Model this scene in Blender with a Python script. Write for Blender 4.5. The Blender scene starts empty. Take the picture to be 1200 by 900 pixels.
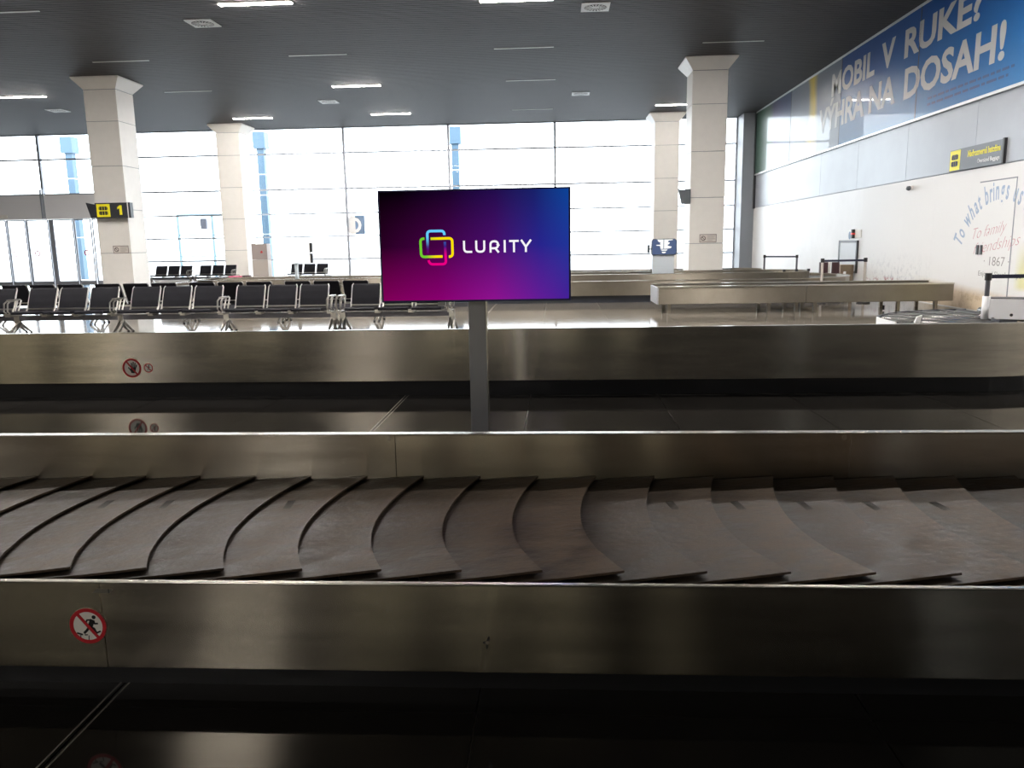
import bpy, math, random
from mathutils import Matrix, Vector
random.seed(7)
S = bpy.context.scene
C = S.collection
PI = math.pi

# ------------------------------------------------------------------ camera
def cam_matrix(yaw, pitch, roll, loc):
    cy, sy, cp, sp = math.cos(yaw), math.sin(yaw), math.cos(pitch), math.sin(pitch)
    f = Vector((sy * cp, cy * cp, -sp)); r = Vector((cy, -sy, 0)); u = r.cross(f)
    c, s = math.cos(roll), math.sin(roll)
    r2 = c * r + s * u; u2 = -s * r + c * u
    m = Matrix((r2, u2, -f)).transposed().to_4x4()
    m.translation = loc
    return m
cd = bpy.data.cameras.new('camera'); cam = bpy.data.objects.new('camera', cd); C.objects.link(cam)
cam.matrix_world = cam_matrix(-0.05842, 0.17490, -0.01702, Vector((0, 0, 1.6)))
cd.sensor_width = 36; cd.lens = 931.6 / 1200 * 36; cd.clip_end = 400; cd.clip_start = .05
S.camera = cam

# ------------------------------------------------------------------ sky, exposure
SKY = 8.0
LAMP = 560.0
w = bpy.data.worlds.new('sky'); S.world = w; w.use_nodes = True
bg = w.node_tree.nodes['Background']; bg.inputs[0].default_value = (.90, .96, 1, 1); bg.inputs[1].default_value = SKY
S.view_settings.view_transform = 'Standard'; S.view_settings.look = 'None'
S.view_settings.exposure = 0; S.view_settings.gamma = 1; S.view_settings.use_curve_mapping = False
S.cycles.use_denoising = True
S.cycles.sample_clamp_indirect = 5; S.cycles.sample_clamp_direct = 30
S.cycles.max_bounces = 10
for (px, sx) in ((-22, 20), (-1.5, 21)):                    # sky portals in the window openings
    ld = bpy.data.lights.new('window_portal', 'AREA'); ld.shape = 'RECTANGLE'; ld.size = sx; ld.size_y = 7
    ld.cycles.is_portal = True
    lo = bpy.data.objects.new('window_portal', ld); C.objects.link(lo)
    lo.location = (px, 39.25, 3.6); lo.rotation_euler = (-PI / 2, 0, 0)

# ------------------------------------------------------------------ materials
def srgb(r, g, b):
    f = lambda c: (c / 255 / 12.92) if c <= 10 else ((c / 255 + .055) / 1.055) ** 2.4
    return (f(r), f(g), f(b), 1)
def mat(name, base, rough=.5, metal=0, spec=.5, var=0, vscale=4, stretch=(1, 1, 1), bump=0, bscale=40, rvar=0, coat=0,
        aniso=0, emit=0, coatr=.03):
    m = bpy.data.materials.new(name); m.use_nodes = True
    nt = m.node_tree; p = nt.nodes['Principled BSDF']; L = nt.links.new
    base = tuple(base) if len(base) == 4 else tuple(base) + (1,)
    p.inputs['Base Color'].default_value = base
    p.inputs['Roughness'].default_value = rough; p.inputs['Metallic'].default_value = metal
    p.inputs['Specular IOR Level'].default_value = spec
    p.inputs['Coat Weight'].default_value = coat; p.inputs['Coat Roughness'].default_value = coatr
    if emit:
        p.inputs['Emission Color'].default_value = base; p.inputs['Emission Strength'].default_value = emit
    if var or rvar or bump:
        tc = nt.nodes.new('ShaderNodeTexCoord'); mp = nt.nodes.new('ShaderNodeMapping')
        mp.inputs['Scale'].default_value = stretch; L(tc.outputs['Object'], mp.inputs[0])
        n = nt.nodes.new('ShaderNodeTexNoise'); n.inputs['Scale'].default_value = vscale; n.inputs['Detail'].default_value = 6
        n.inputs['Roughness'].default_value = .62
        L(mp.outputs[0], n.inputs['Vector'])
        if var:
            mx = nt.nodes.new('ShaderNodeMix'); mx.data_type = 'RGBA'
            mx.inputs[6].default_value = tuple(c * (1 - var) for c in base[:3]) + (1,)
            mx.inputs[7].default_value = tuple(min(1, c * (1 + var)) for c in base[:3]) + (1,)
            rp = nt.nodes.new('ShaderNodeMapRange'); rp.inputs[1].default_value = .3; rp.inputs[2].default_value = .7
            L(n.outputs[0], rp.inputs[0]); L(rp.outputs[0], mx.inputs[0]); L(mx.outputs[2], p.inputs['Base Color'])
        if rvar:
            mr = nt.nodes.new('ShaderNodeMapRange'); mr.inputs[1].default_value = .3; mr.inputs[2].default_value = .7
            mr.inputs[3].default_value = max(0, rough - rvar); mr.inputs[4].default_value = rough + rvar
            L(n.outputs[0], mr.inputs[0]); L(mr.outputs[0], p.inputs['Roughness'])
        if bump:
            n2 = nt.nodes.new('ShaderNodeTexNoise'); n2.inputs['Scale'].default_value = bscale; n2.inputs['Detail'].default_value = 4
            L(mp.outputs[0], n2.inputs['Vector'])
            b = nt.nodes.new('ShaderNodeBump'); b.inputs['Strength'].default_value = bump; b.inputs['Distance'].default_value = .01
            L(n2.outputs[0], b.inputs['Height']); L(b.outputs[0], p.inputs['Normal'])
    if aniso:      # brushed along its length: highlights stretch upwards
        p.inputs['Anisotropic'].default_value = aniso
        v = nt.nodes.new('ShaderNodeCombineXYZ'); v.inputs[2].default_value = 1
        L(v.outputs[0], p.inputs['Tangent'])
    return m
def emis(name, col, s=1):
    m = bpy.data.materials.new(name); m.use_nodes = True; nt = m.node_tree
    nt.nodes.remove(nt.nodes['Principled BSDF'])
    e = nt.nodes.new('ShaderNodeEmission'); e.inputs[0].default_value = col; e.inputs[1].default_value = s
    nt.links.new(e.outputs[0], nt.nodes['Material Output'].inputs[0]); return m
def glass(name, tint, refl=1.0):
    m = bpy.data.materials.new(name); m.use_nodes = True; nt = m.node_tree
    nt.nodes.remove(nt.nodes['Principled BSDF']); L = nt.links.new
    t = nt.nodes.new('ShaderNodeBsdfTransparent'); t.inputs[0].default_value = tint
    g = nt.nodes.new('ShaderNodeBsdfGlossy'); g.inputs['Roughness'].default_value = .01
    f = nt.nodes.new('ShaderNodeFresnel'); f.inputs[0].default_value = 1.45
    mx = nt.nodes.new('ShaderNodeMixShader'); L(f.outputs[0], mx.inputs[0]); L(t.outputs[0], mx.inputs[1]); L(g.outputs[0], mx.inputs[2])
    L(mx.outputs[0], nt.nodes['Material Output'].inputs[0]); return m

M = {}
M['steel'] = mat('brushed_steel', (.62, .56, .46), .20, 1, var=.14, vscale=5, stretch=(.25, 1, 2.5), rvar=.02, aniso=1.0)
M['steel_cap'] = mat('polished_steel_edge', (.72, .68, .6), .22, 1)
M['steel_far'] = mat('dull_steel', (.29, .26, .215), .34, 1, var=.10, vscale=2, aniso=.9)
M['chrome'] = mat('chrome', (.52, .50, .47), .28, 1)
M['rubber'] = mat('worn_rubber', (.058, .047, .037), .5, 0, .5, var=.35, vscale=5, stretch=(1, 1.4, 1), rvar=.10, bump=.12, bscale=26)
M['rubber_dark'] = mat('dark_rubber', (.02, .02, .02), .6)
M['kick'] = mat('black_plinth', (.006, .006, .007), .5)
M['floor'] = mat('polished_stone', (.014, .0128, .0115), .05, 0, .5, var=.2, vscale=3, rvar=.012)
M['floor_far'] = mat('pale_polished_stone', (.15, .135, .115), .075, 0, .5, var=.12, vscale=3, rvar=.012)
M['joint'] = mat('floor_joint', (.2, .18, .15), .5)
M['ceil'] = mat('ceiling_slat_paint', (.044, .042, .045), .6, 0, .2, var=.12, vscale=2, stretch=(.1, 6, 1))
M['ceil_dark'] = mat('ceiling_void', (.02, .02, .022), .8)
M['white'] = mat('white_cladding', (.82, .80, .76), .45, 0, .4, var=.02)
M['white_wall'] = mat('white_wall_print', (.70, .70, .695), .38, 0, .5, var=.03, vscale=1.5)
M['grey_panel'] = mat('grey_metal_panel', (.25, .265, .29), .33, .15, .5, var=.05, vscale=1)
M['grey_frame'] = mat('grey_frame', (.32, .34, .38), .4, .3)
M['header'] = mat('grey_header', (.8, .8, .82), .5)
M['pilaster'] = mat('grey_pilaster', (.20, .22, .25), .45)
M['glass'] = glass('window_glass', (.97, .985, 1, 1))
M['tinted'] = glass('tinted_glass', (.40, .37, .31, 1))
M['seat'] = mat('black_seat_leather', (.0055, .0055, .008), .6, 0, .08, var=.15, vscale=9)
M['beam'] = mat('grey_beam', (.12, .12, .14), .4, .5)
M['foot'] = mat('black_foot', (.01, .01, .01), .5)
M['black'] = mat('black_plastic', (.012, .012, .014), .4)
M['screen_edge'] = mat('screen_edge', (.02, .02, .12), .35)
M['postgrey'] = mat('painted_post', (.34, .34, .35), .38, .5)
M['yellow'] = mat('sign_yellow', srgb(250, 238, 20), .5)
M['yellow_dull'] = mat('sign_yellow_unlit', srgb(235, 225, 60), .5)
M['signdark'] = mat('sign_navy', (.016, .019, .028), .4)
M['signgrey'] = mat('sign_grey', (.10, .115, .13), .45)
M['red'] = mat('sticker_red', srgb(190, 28, 38), .5)
M['stwhite'] = mat('sticker_white', (.86, .82, .74), .5)
M['ink'] = mat('sticker_black', (.01, .01, .01), .5)
M['letters'] = mat('poster_letters', (.34, .34, .34), .4)
M['smallprint'] = mat('poster_small_print', srgb(25, 60, 105), .5)
M['mural_blue'] = mat('mural_blue_letters', srgb(150, 168, 192), .6)
M['mural_red'] = mat('mural_red_script', srgb(190, 140, 146), .6)
M['mural_grey'] = mat('mural_grey_letters', srgb(140, 138, 138), .6)
M['lamp_on'] = emis('lamp_lit', (1, .94, .88, 1), LAMP)
M['lamp_off'] = mat('lamp_unlit', (.55, .55, .52), .4)
M['vent'] = mat('vent_white', (.72, .74, .75), .5)
M['vent_dark'] = mat('vent_slot', (.05, .05, .06), .6)
M['outground'] = mat('outdoor_paving', (.42, .43, .44), .8)
M['outcol'] = mat('outdoor_blue_grey_paint', (.07, .13, .19), .5)
M['navy'] = mat('navy_strap', (.012, .014, .04), .6)
M['outpale'] = mat('pale_outdoor_paint', (.22, .32, .36), .5)
M['gluepale'] = mat('dried_glue', (.22, .19, .15), .6)
M['maroon'] = mat('maroon', (.05, .02, .025), .5)
M['brown'] = mat('brown_board', (.20, .15, .10), .5, var=.1)
M['pink'] = mat('pink_fabric', srgb(190, 70, 110), .7)
M['beige'] = mat('beige_metal', (.48, .44, .40), .5)
M['whitepaint'] = mat('white_conveyor_paint', (.86, .87, .9), .4)
M['roller'] = mat('steel_roller', (.34, .33, .32), .25, 1)
M['curtain'] = mat('plastic_strip', (.50, .53, .55), .3)
M['decal'] = mat('blue_grey_decal', srgb(105, 130, 160), .5)
M['whitedecal'] = mat('white_decal', (.92, .92, .92), .5)
M['screenwhite'] = emis('lit_white_screen', (.93, .95, 1, 1), 1.3)
M['screengrey'] = emis('lit_grey_screen', srgb(95, 112, 150), .8)
M['postblue'] = mat('pale_blue_post', (.45, .50, .54), .4)
M['redlamp'] = mat('red_lamp_lens', srgb(215, 60, 50), .3, emit=.3)
M['frame_alu'] = mat('aluminium_frame', (.55, .56, .56), .35, .6)
M['behind'] = mat('back_wall_paint', (.06, .057, .052), .6)
M['sky_panel'] = mat('window_sill_white', (.75, .76, .78), .5)

# ------------------------------------------------------------------ mesh helpers
class MB:
    def __init__(s): s.v, s.f, s.c = [], [], []
    def add(s, vs, fs, m=None):
        o = len(s.v)
        s.v += [tuple(m @ Vector(q)) if m else tuple(q) for q in vs]
        s.f += [tuple(i + o for i in q) for q in fs]
        return s
    def box(s, a, b, m=None):
        (x0, y0, z0), (x1, y1, z1) = a, b
        return s.add([(x0, y0, z0), (x1, y0, z0), (x1, y1, z0), (x0, y1, z0), (x0, y0, z1), (x1, y0, z1), (x1, y1, z1), (x0, y1, z1)],
                     [(0, 3, 2, 1), (4, 5, 6, 7), (0, 1, 5, 4), (1, 2, 6, 5), (2, 3, 7, 6), (3, 0, 4, 7)], m)
    def prism(s, pts, d0, d1, m=None):
        n = len(pts)
        return s.add([(x, y, d0) for x, y in pts] + [(x, y, d1) for x, y in pts],
                     [tuple(range(n))[::-1], tuple(range(n, 2 * n))] + [(i, (i + 1) % n, n + (i + 1) % n, n + i) for i in range(n)], m)
    def disc(s, c, r, d0, d1, m=None, n=28, ry=None):
        ry = ry or r
        return s.prism([(c[0] + r * math.cos(2 * PI * i / n), c[1] + ry * math.sin(2 * PI * i / n)) for i in range(n)], d0, d1, m)
    def ring(s, c, r0, r1, d0, d1, m=None, n=32):
        v, f = [], []
        for i in range(n):
            a = 2 * PI * i / n
            for r, d in ((r0, d0), (r1, d0), (r1, d1), (r0, d1)): v.append((c[0] + r * math.cos(a), c[1] + r * math.sin(a), d))
        for i in range(n):
            j = (i + 1) % n
            for k in range(4): f.append((4 * i + k, 4 * j + k, 4 * j + (k + 1) % 4, 4 * i + (k + 1) % 4))
        return s.add(v, f, m)
    def ribbon(s, pts, w, d0, d1, m=None, cols=None):
        n = len(pts); v, f = [], []
        for i, p in enumerate(pts):
            a = Vector(pts[max(i - 1, 0)]); b = Vector(pts[min(i + 1, n - 1)])
            t = (b - a).normalized(); k = 1.0
            if 0 < i < n - 1:
                t0 = (Vector(p) - a).normalized(); k = 1 / max(.5, t.dot(t0))
            nn = Vector((-t.y, t.x)) * (w[i] if isinstance(w, (list, tuple)) else w) / 2 * k
            for q, d in ((Vector(p) - nn, d0), (Vector(p) + nn, d0), (Vector(p) + nn, d1), (Vector(p) - nn, d1)):
                v.append((q.x, q.y, d))
                if cols: s.c.append(cols[i])
        for i in range(n - 1):
            for k in range(4): f.append((4 * i + k, 4 * i + (k + 1) % 4, 4 * i + 4 + (k + 1) % 4, 4 * i + 4 + k))
        f += [(3, 2, 1, 0), (4 * n - 4, 4 * n - 3, 4 * n - 2, 4 * n - 1)]
        return s.add(v, f, m)
    def tube(s, pts, r, n=8, m=None, cap=True):
        P_ = [Vector(p) for p in pts]; v, f = [], []
        t = (P_[1] - P_[0]).normalized(); u = t.orthogonal().normalized()
        for i, p in enumerate(P_):
            a = P_[max(i - 1, 0)]; b = P_[min(i + 1, len(P_) - 1)]
            t = (b - a).normalized(); u = (u - t * u.dot(t)).normalized(); w_ = t.cross(u)
            rr = r[i] if isinstance(r, (list, tuple)) else r
            for k in range(n):
                q = p + (u * math.cos(2 * PI * k / n) + w_ * math.sin(2 * PI * k / n)) * rr
                v.append(tuple(q))
        for i in range(len(P_) - 1):
            for k in range(n): f.append((n * i + k, n * i + (k + 1) % n, n * i + n + (k + 1) % n, n * i + n + k))
        if cap: f += [tuple(range(n))[::-1], tuple(range(len(v) - n, len(v)))]
        return s.add(v, f, m)
    def sweep(s, prof, path, closed=True, m=None):
        # prof: [(offset along normal, z)] closed outline; path: [(x, y, nx, ny)]
        v, f = [], []; k = len(prof); n = len(path)
        for (x, y, nx, ny) in path:
            for (o, z) in prof: v.append((x + nx * o, y + ny * o, z))
        for i in range(n if closed else n - 1):
            j = (i + 1) % n
            for q in range(k): f.append((k * i + q, k * j + q, k * j + (q + 1) % k, k * i + (q + 1) % k))
        if not closed: f += [tuple(range(k)), tuple(range(k * (n - 1), k * n))[::-1]]
        return s.add(v, f, m)
    def mesh(s, name, material, smooth=False):
        me = bpy.data.meshes.new(name); me.from_pydata(s.v, [], s.f); me.materials.append(material)
        if s.c and len(s.c) == len(s.v):
            at = me.color_attributes.new('stroke', 'FLOAT_COLOR', 'POINT')
            for i, c in enumerate(s.c): at.data[i].color = c
        if smooth:
            for p in me.polygons: p.use_smooth = True
        me.update(); return me
    def build(s, name, material, parent=None, smooth=False, bevel=0, fix=True):
        me = s.mesh(name, material, smooth)
        if fix:
            import bmesh
            b = bmesh.new(); b.from_mesh(me); bmesh.ops.recalc_face_normals(b, faces=b.faces); b.to_mesh(me); b.free()
        o = bpy.data.objects.new(name, me); C.objects.link(o); o.parent = parent
        if bevel:
            mo = o.modifiers.new('bevel', 'BEVEL'); mo.width = bevel; mo.segments = 2; mo.limit_method = 'ANGLE'
        return o
def thing(name, label, cat, loc=(0, 0, 0), rz=0, group=None):
    o = bpy.data.objects.new(name, None); C.objects.link(o); o.empty_display_size = .1
    o.location = loc; o.rotation_euler = (0, 0, rz); o['label'] = label; o['category'] = cat
    if group: o['group'] = group
    return o
def tag(o, label, cat, group=None):
    o['label'] = label; o['category'] = cat
    if group: o['group'] = group
    return o
def struct(name):
    o = bpy.data.objects.new(name, None); C.objects.link(o); o.empty_display_size = .1; o['kind'] = 'structure'; return o
def stuff(o): o['kind'] = 'stuff'; return o
def inst(me, name, parent, loc=(0, 0, 0), rot=(0, 0, 0), scale=(1, 1, 1)):
    o = bpy.data.objects.new(name, me); C.objects.link(o); o.parent = parent; o.location = loc; o.rotation_euler = rot; o.scale = scale; return o
def copy_tree(o, parent=None):
    c = o.copy(); C.objects.link(c)
    if parent is not None: c.parent = parent
    for ch in list(o.children): copy_tree(ch, c)
    return c
def front(x, y, z):     # local (u, v, depth) -> facing the camera side (-Y)
    return Matrix(((1, 0, 0, x), (0, 0, -1, y), (0, 1, 0, z), (0, 0, 0, 1)))
def rightw(x, y, z):    # local (u, v, depth) -> on the right wall, facing -X, reading towards the camera
    return Matrix(((0, 0, -1, x), (-1, 0, 0, y), (0, 1, 0, z), (0, 0, 0, 1)))
def text(body, size, material, name, parent, m, shear=0, bold=0, align='LEFT', width=None, ext=.002, sx=1, height=None, spacing=1):
    cu = bpy.data.curves.new('t', 'FONT'); cu.body = body; cu.size = size; cu.shear = shear; cu.offset = bold * size
    cu.align_x = align; cu.extrude = ext; cu.resolution_u = 3; cu.space_character = spacing
    to = bpy.data.objects.new('t', cu); C.objects.link(to)
    dg = bpy.context.evaluated_depsgraph_get(); dg.update()
    me = bpy.data.meshes.new_from_object(to.evaluated_get(dg))
    bpy.data.objects.remove(to)
    me.materials.clear(); me.materials.append(material); me.name = name
    xs = [v.co.x for v in me.vertices]; ys = [v.co.y for v in me.vertices]
    kx = width / (max(xs) - min(xs)) if width else sx
    ky = height / max(ys) if height else 1
    x0 = min(xs) if align == 'LEFT' else 0
    for v in me.vertices:
        p = m @ Vector(((v.co.x - x0) * kx, v.co.y * ky, v.co.z + ext)); v.co = p
    o = bpy.data.objects.new(name, me); C.objects.link(o); o.parent = parent; return o

# ------------------------------------------------------------------ setting: floor
XW, YW, ZC, XL, YB = 9.0, 39.0, 7.2, -32.0, -14.0
fl = struct('floor')
MB().box((XL - .2, YB - .2, -.12), (XW + .4, YW + .25, -.012)).build('floor_bed', M['joint'], fl)
TX, TY, g = 1.34, 4.0, .0035
k0 = math.floor((XL + 1.63) / TX)
tile_me = MB().box((g, g, -.03), (TX - g, TY - g, 0)).mesh('tile', M['floor'])
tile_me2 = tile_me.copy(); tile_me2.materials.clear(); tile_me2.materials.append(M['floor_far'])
tiles_far = MB(); xs0 = -1.63
for j in range(-4, 10):
    y = 2.5 + j * TY; y1 = min(y + TY, YW + .1)
    for i in range(k0, 9):
        x = xs0 + i * TX
        if x + TX < XL or x > XW: continue
        if (-22 < x and -3 < y < 30):
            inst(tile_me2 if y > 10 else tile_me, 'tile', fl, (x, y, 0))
        else:
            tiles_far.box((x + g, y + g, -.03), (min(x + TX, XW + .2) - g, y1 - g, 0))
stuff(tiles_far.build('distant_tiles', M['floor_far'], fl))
# metal double strip of the expansion joint
for sx in (-.016, .016):
    MB().box((xs0 + sx - .003, -3, -.02), (xs0 + sx + .003, YW, .0006)).build('joint_strip', M['joint'], fl)

# ceiling
ce = struct('ceiling')
MB().box((XL, YB, ZC + .06), (XW, YW, ZC + .3)).build('ceiling_void', M['ceil_dark'], ce)
sl = MB(); y = YB
while y < YW:
    sl.box((XL, y, ZC), (XW, y + .145, ZC + .03)); y += .17
stuff(sl.build('ceiling_slat', M['ceil'], ce))

# walls out of view
wl = struct('wall_left'); MB().box((XL - .2, YB, 0), (XL, YW, ZC)).build('wall_face', M['behind'], wl)
wb = struct('wall_back')
BW = [(-23, -20.6), (-19.9, -17), (-13.8, -12.5), (-12.2, -11), (-5.2, -3.4), (-2.7, -1.2), (-.7, .7), (2.3, 2.9)]      # glazed openings added in the unseen back wall to streak the steel
x_ = XL
for a, b in BW + [(XW, XW)]:
    MB().box((x_, YB - .2, 0), (a, YB, ZC)).build('wall_pier', M['behind'], wb)
    if b > a:
        MB().box((a, YB - .2, 2.8), (b, YB, ZC)).build('wall_lintel', M['behind'], wb)
        MB().box((a, YB - .2, 0), (b, YB, .7)).build('wall_sill', M['behind'], wb)
        MB().box((a, YB - .12, .7), (b, YB - .1, 2.8)).build('pane', M['tinted'], wb)
    x_ = b

# right wall: white lower cladding, grey metal band, backing
wr = struct('wall_right')
MB().box((XW + .03, YB, 0), (XW + .25, YW, ZC)).build('wall_backing', M['pilaster'], wr)
ys = [18.25 + 3.42 * k for k in range(-9, 7)]
for a, b in zip(ys[:-1], ys[1:]):
    b = min(b, 38.9)
    if b - a < .2: continue
    MB().box((XW, a + .006, 3.035), (XW + .03, b - .006, 4.44)).build('metal_panel', M['grey_panel'], wr)
ys = [11.4 + 1.71 * k for k in range(-14, 17)]
for a, b in zip(ys[:-1], ys[1:]):
    b = min(b, 38.9)
    MB().box((XW, a + .0015, .0), (XW + .03, b - .0015, 3.01)).build('white_panel', M['white_wall'], wr)
# dark corner pilaster
tr = struct('trim_1')
MB().box((8.42, 37.75, 0), (9.0, 39.1, ZC)).build('pilaster_face', M['pilaster'], tr, bevel=.02)
MB().box((8.93, 37.55, 2.98), (9.0, 37.75, ZC)).build('pilaster_edge', M['black'], tr)

# ------------------------------------------------------------------ setting: window wall
MX = [-30.4, -25.33, -20.42, -15.3, -10.17, -5.12, -.06, 4.97, 8.42]
TZ = [.12, 1.0, 2.1, 3.2, 4.36, 6.03, 7.2]
wn = 0
for a, b in zip([XL] + MX[:-1], MX):
    wn += 1
    W = struct('window_%d' % wn)
    door = b <= -20
    fr = MB().box((b - .055, 38.93, 0 if not door else 4.36), (b + .055, 39.12, ZC))
    fr.build('mullion', M['grey_frame'], W, bevel=.01)
    for z in TZ:
        if door and z < 4.3: continue
        h = .035 if z not in (4.36,) else .04
        MB().box((a + .055, 38.96, z - h), (b - .055, 39.1, min(z + h, ZC))).build('transom', M['grey_frame'], W)
    for z0, z1 in zip(TZ[:-1], TZ[1:]):
        if door and z1 < 4.4: continue
        MB().box((a + .055, 39.02, z0 + .035), (b - .055, 39.035, z1 - .035)).build('pane', M['glass'], W)
    if not door: MB().box((a, 38.94, 0), (b, 39.12, .085)).build('window_sill', M['sky_panel'], W)
# grey header over the entrance doors and the doors
hd = struct('trim_2')
for a, b in ((XL, -25.33), (-25.33, -20.42)):
    MB().box((a + .02, 38.85, 3.17), (b - .02, 39.1, 4.33)).build('header_panel', M['header'], hd)
for s_ in (-.07, .05): MB().box((-25.33 + s_, 38.78, 3.2), (-25.33 + s_ + .05, 38.87, 4.6)).build('header_post', M['grey_frame'], hd)
MB().box((-28.1, 38.8, 3.24), (-27.2, 38.85, 3.42)).build('exit_light', M['white'], hd)
def door(n, leaves):
    D = struct('door_%d' % n)
    for a, b, st, wide in leaves:
        f = MB()
        f.box((a, 38.95, 0), (a + wide, 39.02, 3.16)); f.box((b - .05, 38.95, 0), (b, 39.02, 3.16))
        f.box((a + wide, 38.95, 3.1), (b - .05, 39.02, 3.16)); f.box((a + wide, 38.95, 0), (b - .05, 39.02, .12))
        lf = f.build('leaf_frame', M['grey_frame'], D)
        MB().box((a + wide, 38.98, .12), (b - .05, 38.99, 3.1)).build('pane', M['glass'], D)
        if st is not None:
            k = MB().ring((0, 0), .09, .15, 0, .004, front(st, 38.975, 1.5), 20).build('red_ring_sticker', M['red'], D)
door(1, [(-28.6, -27.42, None, .05), (-27.38, -26.42, -27.1, .05), (-26.38, -25.24, -25.97, .07)])
door(2, [(-25.2, -23.97, None, .22), (-23.93, -23.05, -23.4, .06)])
door(3, [(-23.0, -21.7, -22.6, .05), (-21.66, -20.45, None, .05)])

# outside
og = struct('trim_3'); MB().box((-90, 39.3, -.2), (60, 160, -.06)).build('outdoor_paving', M['outground'], og)
for x, lab in ((-28.0, 'pale blue outdoor canopy post seen above the entrance doors at left'),
               (-16.75, 'pale blue outdoor canopy post seen beside the second white column'),
               (-5.65, 'pale blue outdoor canopy post seen above the purple screen')):
    t = thing('canopy_post', lab, 'post', (x, 46, -.06), 0, 'outdoor canopy posts beyond the windows')
    for z0, z1 in ((0, 2.4), (2.46, 4.6), (4.66, 5.75), (5.81, 7.2)):
        MB().box((-.2, -.2, z0), (.2, .2, z1)).build('post_segment', M['outcol'], t)
    MB().box((-.35, -.35, 7.2), (.35, .35, 8.1)).build('post_head', M['outcol'], t)
    for z in (2.4, 4.6, 5.75): MB().box((-.17, -.17, z), (.17, .17, z + .06)).build('joint_band', M['white'], t)
t = thing('glass_shelter', 'pale blue framed shelter outside the window between the left columns', 'shelter', (-21.5, 45, -.06))
for x in (0, 2.0, 4.0):
    MB().box((x - .06, -.06, 0), (x + .06, .06, 3.6)).build('shelter_post', M['outpale'], t)
for z in (1.2, 2.4, 3.55): MB().box((0, -.05, z), (4.0, .05, z + .07)).build('shelter_rail', M['outpale'], t)
MB().box((1.4, -.25, 2.75), (1.75, -.05, 3.35)).build('shelter_lamp', M['beam'], t)

# ------------------------------------------------------------------ columns
def column(x, y, label):
    t = thing('column', label, 'column', (x, y, 0), 0, 'white clad columns of the hall')
    r = .55; zs = [0, 1.5, 2.95, 4.38, 5.82, 6.83]
    MB().box((-r + .02, -r + .02, 0), (r - .02, r - .02, ZC - .02)).build('core', M['pilaster'], t)
    for a, b in zip(zs[:-1], zs[1:]):
        MB().box((-r, -r, a + .008), (r, r, b - .008)).build('cladding_panel', M['white'], t, bevel=.006)
    R = r + .26; z0, z1 = 6.84, ZC
    vs = [(-r, -r, z0), (r, -r, z0), (r, r, z0), (-r, r, z0), (-R, -R, z1 - .04), (R, -R, z1 - .04), (R, R, z1 - .04), (-R, R, z1 - .04),
          (-R, -R, z1), (R, -R, z1), (R, R, z1), (-R, R, z1)]
    fs = [(0, 3, 2, 1), (8, 9, 10, 11)] + [(i, (i + 1) % 4, 4 + (i + 1) % 4, 4 + i) for i in range(4)] + [(4 + i, 4 + (i + 1) % 4, 8 + (i + 1) % 4, 8 + i) for i in range(4)]
    MB().add(vs, fs).build('flared_capital', M['white'], t)
    return t
CL = column(-15.03, 27.25, 'white clad column with flared capital beside the yellow number 1 sign')
column(-15.1, 37.75, 'white clad column with flared capital behind the beige cabinet near the windows')
CR = column(4.83, 27.0, 'white clad column with flared capital standing behind the long distant carousel at right')
column(4.95, 37.75, 'white clad column with flared capital by the windows above the grey pattern screen')

def placard(x, y, z, label):
    t = thing('notice_plate', label, 'sign', (x, y, z), 0, 'small notice plates on the columns')
    fm = front(0, 0, 0)
    MB().box((-.27, -.006, -.13), (.27, 0, .13)).build('plate', mat('placard_white', (.62, .58, .53), .5), t)
    b = MB()
    for a, c in (((-.27, -.13), (.27, -.115)), ((-.27, .115), (.27, .13)), ((-.27, -.13), (-.255, .13)), ((.255, -.13), (.27, .13))):
        b.box((a[0], -.009, a[1]), (c[0], -.006, c[1]))
    b.build('border', M['maroon'], t)
    MB().ring((-.15, 0), .055, .075, .006, .009, fm, 18).build('prohibition_ring', M['maroon'], t)
    b = MB()
    for k, w_ in enumerate((.26, .22, .24, .16)): b.box((-.02, -.009, .075 - k * .05), (-.02 + w_, -.006, .09 - k * .05))
    b.build('print_line', mat('placard_print', (.35, .31, .3), .5), t)
    b = MB().ribbon([(-.19, .04), (-.11, -.04)], .016, .006, .009, fm); b.build('prohibition_bar', M['maroon'], t)
placard(-14.83, 26.7, 1.62, 'small framed notice plate on the column under the number 1 sign')
placard(4.88, 26.45, 1.66, 'small framed notice plate on the column behind the distant carousel')

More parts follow.
